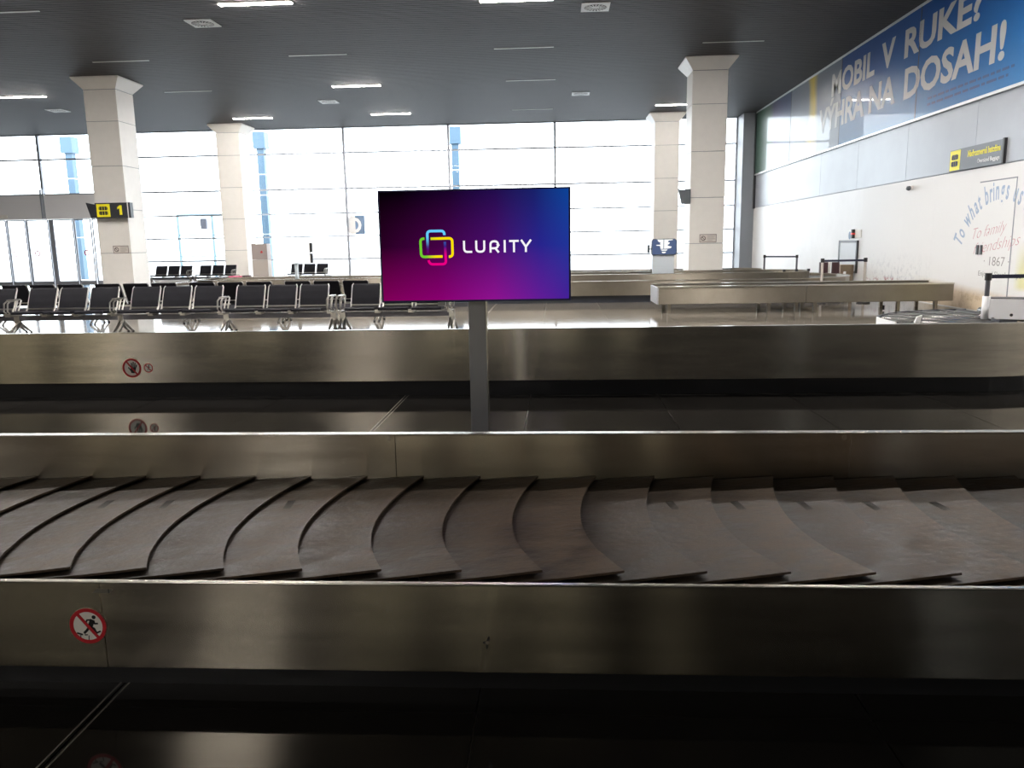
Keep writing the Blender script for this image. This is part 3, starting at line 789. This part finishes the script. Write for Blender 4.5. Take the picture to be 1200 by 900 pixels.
# ------------------------------------------------------------------ white far display, pattern display, cabinet, bag
t = thing('display_stand', 'distant bright white screen on a thin post behind the seat rows', 'screen', (-7.64, 22.9, 0))
MB().box((-.53, -.03, 1.13), (.53, .05, 1.73)).build('housing', M['white'], t, bevel=.01)
MB().box((-.515, -.034, 1.145), (.515, -.03, 1.715)).build('screen_picture', M['screenwhite'], t)
for z in (1.44, 1.14): MB().box((.53, -.02, z), (.6, .06, z + .28)).build('side_speaker', M['black'], t)
MB().box((.03, .05, 0), (.12, .12, 1.5)).build('post', M['postblue'], t)
t = thing('display_stand', 'distant grey screen with white jagged pattern on a broad pale post', 'screen', (3.02, 23.0, 0))
MB().prism([(-.35, 1.25), (-.32, 1.21), (.32, 1.21), (.36, 1.26), (.36, 1.6), (.3, 1.66), (-.3, 1.66), (-.35, 1.6)], -.06, .04, front(0, 0, 0)).build('housing', M['signgrey'], t)
MB().prism([(-.33, 1.25), (-.31, 1.225), (.31, 1.225), (.34, 1.27), (.34, 1.6), (.29, 1.64), (-.29, 1.64), (-.33, 1.6)], .04, .044, front(0, 0, 0)).build('screen_picture', M['screengrey'], t)
b = MB(); fm3 = front(0, 0, 0)
b.prism([(-.02, 1.64), (-.19, 1.64), (-.16, 1.58), (-.09, 1.55), (-.12, 1.53), (-.09, 1.50), (-.22, 1.49), (-.22, 1.475), (-.11, 1.46), (-.10, 1.38), (-.02, 1.38)], .044, .046, fm3)
b.prism([(0, 1.64), (.24, 1.64), (.24, 1.62), (.13, 1.61), (.1, 1.57), (.16, 1.55), (.14, 1.51), (.09, 1.49), (.12, 1.46), (.21, 1.44), (.19, 1.40), (.1, 1.385), (0, 1.38)], .044, .046, fm3)
b.prism([(-.1, 1.36), (.1, 1.36), (.07, 1.33), (-.06, 1.33)], .044, .046, fm3); b.prism([(-.07, 1.3), (.06, 1.3), (.03, 1.26), (-.04, 1.26)], .044, .046, fm3)
b.build('white_pattern', emis('pattern_white', (1, 1, .97, 1), 1.1), t)
MB().box((-.31, .0, 0), (.29, .12, 1.22)).build('post', M['postblue'], t)
MB().box((-.46, .0, 1.27), (-.39, .06, 1.5)).build('side_speaker', M['signgrey'], t)
MB().box((-.40, .02, 1.36), (-.34, .04, 1.40)).build('speaker_bracket', M['signgrey'], t)
t = thing('cabinet', 'beige cabinet with a red mark standing right of the column near windows', 'cabinet', (-13.6, 36.2, 0))
MB().box((-.36, 0, 0), (.36, .5, 1.06)).build('lower_body', M['beige'], t, bevel=.01)
MB().box((-.36, 0, 1.075), (.36, .5, 1.78)).build('upper_body', mat('taupe_metal', (.36, .31, .29), .5), t, bevel=.01)
MB().prism([(-.05, 0), (.05, 0), (.05, .06), (0, .11), (-.05, .06)], 0, .006, front(.1, 0, 1.36)).build('red_mark', M['red'], t)
t = thing('bag', 'small pink bag lying beyond the distant carousel fence beside the column', 'bag', (-13.9, 34.4, 0))
MB().box((-.45, -.15, 0), (.15, .2, .40)).build('body', M['pink'], t, bevel=.05)
MB().box((.15, -.1, .1), (.5, .15, .42)).build('dark_end', M['maroon'], t, bevel=.04)
MB().tube([(-.3, 0, .39), (-.3, 0, .45), (0, 0, .45), (0, 0, .39)], .015, 6).build('handle', M['maroon'], t)
# D decal on the window glass
t = thing('window_letter_sign', 'blue grey square sign with a white letter D on the window', 'sign', (-9.69, 39.02, 2.62))
MB().box((-.1, -.02, -.45), (.37, .0, .45)).build('blue_square', M['decal'], t)
MB().box((-.37, -.02, -.45), (-.1, .0, .45)).build('pale_square', M['whitedecal'], t)
text('D', 1.0, M['whitedecal'], 'letter', t, front(-.42, -.02, -.36), bold=.03, width=.62, height=.72, ext=.004)

# ------------------------------------------------------------------ right wall: poster, signs
ps = thing('wall_poster', 'long blue glass poster reading MOBIL V RUKE along the top of right wall', 'poster', (0, 0, 0))
PX = XW - .05
PS = [37.6, 32.2, 26.75, 21.25, 15.8, 10.3]
def poster_mat(name, ramp_cols, tex=None, sy=1, lo_=10, hi_=38):
    m = bpy.data.materials.new(name); m.use_nodes = True; nt = m.node_tree; p = nt.nodes['Principled BSDF']; L = nt.links.new
    tc = nt.nodes.new('ShaderNodeTexCoord'); sp = nt.nodes.new('ShaderNodeSeparateXYZ'); L(tc.outputs['Object'], sp.inputs[0])
    n = nt.nodes.new('ShaderNodeTexNoise'); n.inputs['Scale'].default_value = .35; n.inputs['Detail'].default_value = 3; L(tc.outputs['Object'], n.inputs[0])
    a = nt.nodes.new('ShaderNodeMath'); a.operation = 'MULTIPLY_ADD'; a.inputs[1].default_value = 2.0; L(n.outputs[0], a.inputs[0])
    if tex == 'y': L(sp.outputs[1], a.inputs[2])
    else: L(sp.outputs[2], a.inputs[2])
    r = nt.nodes.new('ShaderNodeMapRange'); r.inputs[1].default_value = lo_; r.inputs[2].default_value = hi_; L(a.outputs[0], r.inputs[0])
    rp = nt.nodes.new('ShaderNodeValToRGB'); e = rp.color_ramp.elements
    e[0].position, e[0].color = ramp_cols[0]; e[1].position, e[1].color = ramp_cols[-1]
    for q, c in ramp_cols[1:-1]: e.new(q).color = c
    L(r.outputs[0], rp.inputs[0]); L(rp.outputs[0], p.inputs['Base Color'])
    p.inputs['Roughness'].default_value = .3; p.inputs['Specular IOR Level'].default_value = .1; p.inputs['Coat Weight'].default_value = .3; p.inputs['Coat Roughness'].default_value = .015
    return m
pblue = poster_mat('poster_blue', [(0, srgb(56, 112, 160)), (.4, srgb(33, 89, 144)), (.7, srgb(24, 73, 134)), (1, srgb(27, 67, 128))], 'z', 1, 5.2, 8.6)
pgrey = poster_mat('poster_hand_picture', [(0, srgb(108, 118, 133)), (.45, srgb(118, 126, 136)), (.55, srgb(205, 180, 70)), (.62, srgb(190, 170, 90)), (.68, srgb(118, 126, 136)), (1, srgb(108, 115, 128))], 'y', 1, 27.5, 33.2)
pdark = poster_mat('poster_dark_picture', [(0, srgb(60, 75, 105)), (.45, srgb(58, 52, 84)), (.6, srgb(64, 84, 66)), (1, srgb(40, 70, 60))], 'y', 1, 32.8, 38.6)
for i, (a, b_) in enumerate(zip(PS[:-1], PS[1:])):
    MB().box((PX, b_ + .02, 4.5), (PX + .03, a - .02, 7.13)).build('poster_panel', (pdark, pgrey, pblue, pblue, pblue)[i], ps)
b = MB().box((PX - .02, PS[-1], 4.44), (XW + .02, PS[0], 4.5)).box((PX - .02, PS[-1], 7.13), (XW + .02, PS[0], 7.19)).box((PX - .02, PS[0], 4.44), (XW + .02, PS[0] + .06, 7.19))
b.build('poster_frame', M['frame_alu'], ps)
for y in PS[1:-1]: MB().box((PX - .004, y - .02, 4.5), (XW, y + .02, 7.13)).build('poster_joint', M['black'], ps)
def wtext(body, ya, yb, z, h, material, name, parent, x=PX, **kw):
    return text(body, h * 1.4, material, name, parent, rightw(x, ya, z), width=ya - yb, height=kw.pop('hh', h), **kw)
wtext('MOBIL', 27.62, 24.08, 6.13, .68, M['letters'], 'lettering', ps, bold=.03)
wtext('V', 23.62, 22.72, 6.13, .68, M['letters'], 'lettering', ps, bold=.03)
wtext('RUKE?', 22.12, 18.3, 6.13, .68, M['letters'], 'lettering', ps, bold=.03)
wtext('V\u00ddHRA', 28.75, 24.7, 5.12, .72, M['letters'], 'lettering', ps, bold=.03, hh=.94)
wtext('NA', 24.35, 22.55, 5.12, .72, M['letters'], 'lettering', ps, bold=.03)
wtext('DOSAH!', 22.0, 17.3, 5.10, .74, M['letters'], 'lettering', ps, bold=.03)
b = MB(); mw = rightw(PX, 0, 0)
for z, ya, yb in ((4.84, 20.6, 16.9), (4.70, 20.6, 17.1)):
    y = ya
    while y > yb:
        l = random.uniform(.12, .42); b.box((-y, z, 0), (-max(yb, y - l), z + .055, .003), mw); y -= l + .07
b.build('small_print', M['smallprint'], ps)
sg = thing('baggage_sign', 'grey wall sign with yellow suitcase square and yellow lettering on right wall', 'sign', (0, 0, 0))
MB().box((XW - .06, 17.06, 3.03), (XW, 19.22, 3.50)).build('sign_board', M['signgrey'], sg)
MB().box((XW - .062, 17.0, 3.02), (XW, 17.06, 3.52)).build('end_cap', M['black'], sg)
MB().box((XW - .064, 18.75, 3.05), (XW - .06, 19.2, 3.48)).build('yellow_square', M['yellow_dull'], sg)
suitcase_icon(sg, rightw(XW - .064, 18.975, 3.27), .34, M['ink'])
wtext('Nadrozmern\u00e1 bato\u017eina', 18.42, 17.12, 3.29, .10, M['yellow_dull'], 'lettering', sg, x=XW - .06, bold=.02, hh=.13)
wtext('Oversized Baggage', 18.0, 17.13, 3.12, .085, M['vent'], 'lettering', sg, x=XW - .06)

# mural print
mu = thing('wall_mural', 'pale printed mural with curved blue slogan and red script on right wall', 'mural', (0, 0, 0))
mm = bpy.data.materials.new('mural_print'); mm.use_nodes = True
nt3 = mm.node_tree; p3 = nt3.nodes['Principled BSDF']; L3 = nt3.links.new
tc3 = nt3.nodes.new('ShaderNodeTexCoord'); sp3 = nt3.nodes.new('ShaderNodeSeparateXYZ'); L3(tc3.outputs['Object'], sp3.inputs[0])
nz = nt3.nodes.new('ShaderNodeTexNoise'); nz.inputs['Scale'].default_value = 5; nz.inputs['Detail'].default_value = 8; nz.inputs['Roughness'].default_value = .75; L3(tc3.outputs['Object'], nz.inputs[0])
def math3(op, a, b_, c_=None):
    n = nt3.nodes.new('ShaderNodeMath'); n.operation = op; n.use_clamp = False
    for i, v in enumerate((a, b_, c_)):
        if v is None: continue
        if isinstance(v, (int, float)): n.inputs[i].default_value = v
        else: L3(v, n.inputs[i])
    return n.outputs[0]
def range3(s_, a, b_, c_=0, d=1):
    n = nt3.nodes.new('ShaderNodeMapRange'); n.inputs[1].default_value = a; n.inputs[2].default_value = b_; n.inputs[3].default_value = c_; n.inputs[4].default_value = d; L3(s_, n.inputs[0]); return n.outputs[0]
def mix3(f, a, b_):
    n = nt3.nodes.new('ShaderNodeMix'); n.data_type = 'RGBA'
    for i, v in ((0, f), (6, a), (7, b_)):
        if isinstance(v, tuple): n.inputs[i].default_value = v
        else: L3(v, n.inputs[i])
    return n.outputs[2]
yy3, zz3 = sp3.outputs[1], sp3.outputs[2]
sand = range3(math3('ADD', zz3, math3('MULTIPLY', math3('SUBTRACT', yy3, 19.5), -.06)), .62, .42)          # sandy ground at the foot of the print
sand = math3('MULTIPLY', sand, range3(yy3, 21.0, 19.6))
tree_m = math3('MULTIPLY', range3(zz3, 1.25, .55), math3('MULTIPLY', range3(yy3, 24.4, 23.2), range3(yy3, 19.6, 21.0)))
spk = range3(nz.outputs[0], .50, .60)
tree_m = math3('MULTIPLY', tree_m, spk)
red_m = math3('MULTIPLY', math3('MULTIPLY', range3(zz3, .55, .48), range3(zz3, .36, .42)), math3('MULTIPLY', range3(yy3, 24.2, 23.8), math3('MULTIPLY', range3(yy3, 21.5, 22.0), spk)))
c3_ = mix3(math3('MULTIPLY', tree_m, .55), (.70, .70, .695, 1), (.33, .34, .38, 1))
c3_ = mix3(sand, c3_, mix3(spk, (.56, .46, .33, 1), (.44, .35, .24, 1)))
c3_ = mix3(math3('MULTIPLY', red_m, .9), c3_, (.36, .09, .10, 1))
glass_m = math3('MULTIPLY', math3('MULTIPLY', range3(yy3, 16.35, 16.1), range3(zz3, .5, .6)), range3(zz3, 1.5, .9))
c3_ = mix3(math3('MULTIPLY', glass_m, .75), c3_, (.60, .58, .20, 1))
L3(c3_, p3.inputs['Base Color']); p3.inputs['Roughness'].default_value = .45
for a, b_ in ((24.5, 21.66), (21.66, 19.95), (19.95, 18.24), (18.24, 16.53), (16.53, 14.82), (14.82, 13.11)):
    MB().box((XW - .006, b_ + .001, .02), (XW - .0005, a - .001, 2.99)).build('printed_sheet', mm, mu)
XM = XW - .006
cyc, czc, rad = 17.05, .73, 1.60
body = 'To what brings us together'
widths = {'i': .42, 't': .58, 'r': .62, ' ': .55, 'w': 1.25, 'T': .95, 'm': 1.4, 's': .85, 'u': 1.0, 'b': 1.0}
tot = 0; pos = []
for ch in body:
    w_ = widths.get(ch, .95); pos.append(tot + w_ / 2); tot += w_
a0, per = math.radians(154), math.radians(88) / (pos[16] - pos[0])
for ch, q in zip(body, pos):
    if ch == ' ': continue
    a = a0 - (q - pos[0]) * per
    if a < .5: break
    m_ = rightw(XM, cyc, czc) @ Matrix.Rotation(a - PI / 2, 4, 'Z') @ Matrix.Translation((0, rad, 0))
    text(ch, .56, M['mural_blue'], 'slogan_letter', mu, m_, align='CENTER', sx=.50, bold=.02, ext=.0008)
tl = math.radians(7)
for body, y, z, wd, h in (('To family', 18.02, 1.52, 1.30, .20), ('friendships', 17.95, 1.20, 1.75, .20)):
    text(body, .34, M['mural_red'], 'script_lettering', mu, rightw(XM, y, z) @ Matrix.Rotation(tl, 4, 'Z'), shear=.5, bold=-.02, width=wd, ext=.0008)
text('\u00b7 1867 \u00b7', .27, M['mural_grey'], 'date_lettering', mu, rightw(XM, 17.50, .98), width=.95, bold=-.006, ext=.0008)
text('Enjoyed Slovak recipe', .15, M['mural_grey'], 'caption_lettering', mu, rightw(XM, 17.68, .76), width=1.6, ext=.0008)
# concealed door seam in the mural wall
dr = struct('door_4')
MB().box((XW - .012, 16.50, .02), (XW - .004, 16.53, 2.72)).build('door_seam', M['pilaster'], dr)
MB().box((XW - .012, 16.50, 2.70), (XW - .004, 17.9, 2.725)).build('door_seam', M['pilaster'], dr)
for y in (17.63, 17.78):
    o = MB().box((XW - .03, y - .035, 1.20), (XW, y + .035, 1.40)).build('door_latch', M['black'], dr)
t = thing('security_camera', 'small dark dome camera on the white right wall below metal panels', 'camera', (XW, 21.2, 2.82))
MB().box((-.06, -.05, -.05), (0, .05, .05)).build('mount', M['white'], t)
MB().tube([(-.06, 0, 0), (-.12, 0, -.02), (-.15, 0, -.04)], [.05, .06, .03], 10).build('housing', M['signgrey'], t)
t = thing('alarm_beacon', 'black alarm beacon with a red band on the wall above hatch', 'alarm', (XW, 24.95, 1.58))
MB().box((-.12, -.05, 0), (-.03, .05, .27)).build('body', M['black'], t, bevel=.01)
MB().box((-.125, -.053, .11), (-.03, .053, .16)).build('red_lens', M['redlamp'], t)
MB().box((-.03, -.5, .02), (0, .02, .25)).build('back_box', M['white'], t)
t = MB().disc((0, 0), .10, 0, .004, rightw(XW, 25.42, 1.67), 20, .12).build('round_sticker', M['decal'])
tag(t, 'small round pale blue sticker on the wall beside the alarm beacon', 'sticker')

# hatch with strip curtain
h = thing('baggage_hatch', 'dark framed wall hatch with a pale plastic strip curtain on right wall', 'hatch', (XW, 0, 0))
b = MB().box((-.05, 26.10, .55), (.0, 26.22, 1.50)).box((-.05, 24.64, .55), (0, 24.70, 1.50)).box((-.05, 24.64, 1.46), (0, 26.22, 1.52)); b.build('frame', M['black'], h)
MB().box((-.012, 24.7, .55), (-.004, 26.1, 1.46)).build('opening', M['black'], h)
for k in range(7):
    y = 24.74 + k * .19
    MB().prism([(0, 0), (.17, .012), (.17, .018), (0, .006)], .6, 1.45, Matrix.Translation((-.04, y, 0)) @ Matrix.Rotation(PI / 2, 4, 'Z')).build('curtain_strip', M['curtain'], h)

# ------------------------------------------------------------------ conveyors on the right
cv = thing('oversize_conveyor', 'long low stainless conveyor trough on legs in front of the right wall', 'conveyor', (0, 0, 0))
for a, b_ in ((2.23, 5.45), (5.46, 8.6)):
    MB().box((a, 17.86, .21), (b_, 17.90, .60)).build('side_panel', M['steel_far'], cv, bevel=.01)
    MB().box((a, 17.84, .575), (b_, 17.94, .605)).build('side_edge', M['steel_cap'], cv)
    MB().box((a, 19.05, .21), (b_, 19.09, .60)).build('side_panel', M['steel_far'], cv, bevel=.01)
    MB().box((a, 19.02, .595), (b_, 19.11, .61)).build('side_edge', M['steel_cap'], cv)
    MB().box((a + .02, 17.94, .50), (b_ - .02, 19.02, .53)).build('belt', M['rubber_dark'], cv)
MB().box((2.21, 17.86, .21), (2.25, 19.09, .58)).build('end_panel', mat('pale_steel', (.7, .72, .78), .35, .8), cv)
MB().box((8.56, 17.9, .24), (8.6, 19.05, .56)).build('end_panel', M['brown'], cv)
for x in (2.5, 4.7, 5.3, 5.7, 7.5, 8.3):
    for y in (18.02, 18.95):
        MB().box((x - .035, y - .035, 0), (x + .035, y + .035, .22)).build('leg', M['steel_far'], cv)
for x in (4.7, 7.2): MB().tube([(x, 18.02, .12), (x, 18.02, .02)], .02, 6).build('leg_foot', M['black'], cv)

hc = thing('hatch_conveyor', 'short belt conveyor with a brown side box below the wall hatch', 'conveyor', (0, 0, 0))
MB().box((8.3, 24.85, .40), (8.94, 26.1, .45)).build('belt', M['rubber_dark'], hc)
MB().box((8.56, 24.78, .05), (8.94, 24.82, .80)).build('side_box', M['brown'], hc)
MB().box((8.56, 24.82, .45), (8.94, 25.2, .80)).build('side_box_top', M['beige'], hc)
MB().box((8.34, 24.9, .45), (8.56, 24.95, .88)).build('dark_screen', M['maroon'], hc)
MB().box((8.0, 24.95, .56), (8.24, 25.05, .88)).build('control_box', M['maroon'], hc)
MB().box((8.24, 24.93, 0), (8.31, 25.02, .88)).build('post', M['white'], hc)
MB().prism([(8.34, .55), (8.62, .50), (8.65, .60), (8.7, .60), (8.7, .44), (8.4, .50)], -24.77, -24.72, Matrix(((1, 0, 0, 0), (0, 0, -1, 0), (0, 1, 0, 0), (0, 0, 0, 1)))).build('guide_arm', M['whitepaint'], hc)
for y in (24.9, 26.0): MB().box((8.5, y - .03, 0), (8.56, y + .03, .4)).build('leg', M['steel_far'], hc)

def barrier(p0, p1, h, label, mat_=M['beam']):
    t = thing('belt_barrier', label, 'barrier', (p0[0], p0[1], 0), 0, 'retractable belt barriers')
    d = Vector((p1[0] - p0[0], p1[1] - p0[1], 0)); n = d.normalized()
    for q in (Vector((0, 0, 0)), d):
        MB().tube([q, q + Vector((0, 0, .03))], .16, 16).build('base', M['black'], t)
        MB().tube([q + Vector((0, 0, .03)), q + Vector((0, 0, h))], .032, 10).build('post', mat_, t)
        MB().tube([q + Vector((0, 0, h - .09)), q + Vector((0, 0, h + .01))], .045, 10).build('post_head', M['black'], t)
    s_ = Vector((-n.y, n.x, 0)) * .004
    a, b_ = n * .03, d - n * .03
    vs = []
    for z in (h - .075, h - .025):
        for q in (a - s_, b_ - s_, b_ + s_, a + s_): vs.append((q.x, q.y, z))
    MB().add(vs, [(0, 1, 2, 3), (7, 6, 5, 4), (0, 4, 5, 1), (1, 5, 6, 2), (2, 6, 7, 3), (3, 7, 4, 0)]).build('belt_strap', M['navy'], t)
barrier((7.25, 28.6), (8.1, 27.7), 1.05, 'retractable belt barrier pair farthest away, in front of the white wall')
barrier((6.53, 20.2), (7.58, 20.24), 1.10, 'retractable belt barrier pair before the strip curtain hatch', M['beige'])

# curved roller conveyor
rc = thing('roller_conveyor', 'curved roller conveyor with white end frame at the right edge', 'conveyor', (0, 0, 0))
Cx, Cy, r0, r1 = 6.25, 10.65, .55, 1.9
def arc_path(r, a0_, a1_, n=16): return [(Cx + r * math.cos(a0_ + (a1_ - a0_) * k / n), Cy + r * math.sin(a0_ + (a1_ - a0_) * k / n), math.cos(a0_ + (a1_ - a0_) * k / n), math.sin(a0_ + (a1_ - a0_) * k / n)) for k in range(n + 1)]
for k in range(11):
    a = PI - (PI / 2) * k / 10 + math.radians(4)
    c_, s_ = math.cos(a), math.sin(a)
    MB().tube([(Cx + r0 * c_, Cy + r0 * s_, .455), (Cx + (r1 - .03) * c_, Cy + (r1 - .03) * s_, .445)], [.04, .062], 10).build('roller', M['roller'] if k % 2 else M['rubber_dark'], rc, smooth=True)  # every other roller coloured dark to paint in the shade between rollers
for k in range(4):
    x = Cx + .2 + k * .25
    MB().tube([(x, Cy + r0, .47), (x, Cy + r1 - .03, .47)], .06, 10).build('roller', M['roller'], rc, smooth=True)
MB().sweep([(0, .36), (0, .50), (.04, .50), (.04, .36)], arc_path(r1, PI * 1.03, PI / 2), False).build('outer_rail', M['signdark'], rc)
MB().sweep([(-.03, .30), (-.03, .52), (.0, .52), (.0, .30)], arc_path(r0, PI * 1.03, PI / 2), False).build('inner_rail', M['signdark'], rc)
MB().sweep([(.041, .30), (.041, .535), (.06, .535), (.06, .30)], arc_path(r1, PI * 1.04, PI * .93), False).build('white_end_frame', M['whitepaint'], rc)
MB().prism([(0, .3), (.30, .3), (.34, .50), (.36, .60), (.30, .58), (.26, .47), (.12, .47), (0, .52)], 0, .03, front(4.34, 10.56, 0)).build('white_end_plate', M['whitepaint'], rc)
MB().box((4.7, 10.5, .3), (6.3, 10.53, .44)).build('end_cross_rail', M['whitepaint'], rc)
for a in (PI, PI * .75, PI * .5):
    for r in (r0, r1 - .05):
        x, y = Cx + r * math.cos(a), Cy + r * math.sin(a); MB().box((x - .03, y - .03, 0), (x + .03, y + .03, .4)).build('leg', M['steel_far'], rc)
gd = [(5.72, 11.0), (6.0, 10.86), (7.6, 10.1)]
b = MB(); P_ = [(x, y, -.42, -.9) for x, y in gd]
b.sweep([(0, .50), (0, .765), (-.04, .765), (-.04, .50)], P_, False); b.build('white_guard', M['whitepaint'], rc)
b = MB().sweep([(-.04, .755), (-.04, .775), (-.35, .775), (-.35, .755)], P_, False); b.build('guard_top', M['black'], rc)
MB().tube([(5.74, 11.02, .46), (5.74, 11.02, .80)], .05, 12).build('guard_post', M['whitepaint'], rc, smooth=True)
MB().disc((0, 0), .02, 0, .01, front(5.98, 10.84, .56), 10).build('bolt', M['black'], rc)
# the strap barrier stands on the guard
MB().tube([(5.74, 11.02, .80), (5.74, 11.02, 1.10)], .03, 10).build('barrier_post', M['beam'], rc)
MB().tube([(5.74, 11.02, 1.01), (5.74, 11.02, 1.105)], .042, 10).build('barrier_head', M['black'], rc)
MB().box((5.77, 11.0, 1.035), (7.0, 11.012, 1.085)).build('barrier_strap', M['navy'], rc)
MB().tube([(7.0, 11.02, .77), (7.0, 11.02, 1.10)], .03, 10).build('barrier_post', M['beam'], rc)
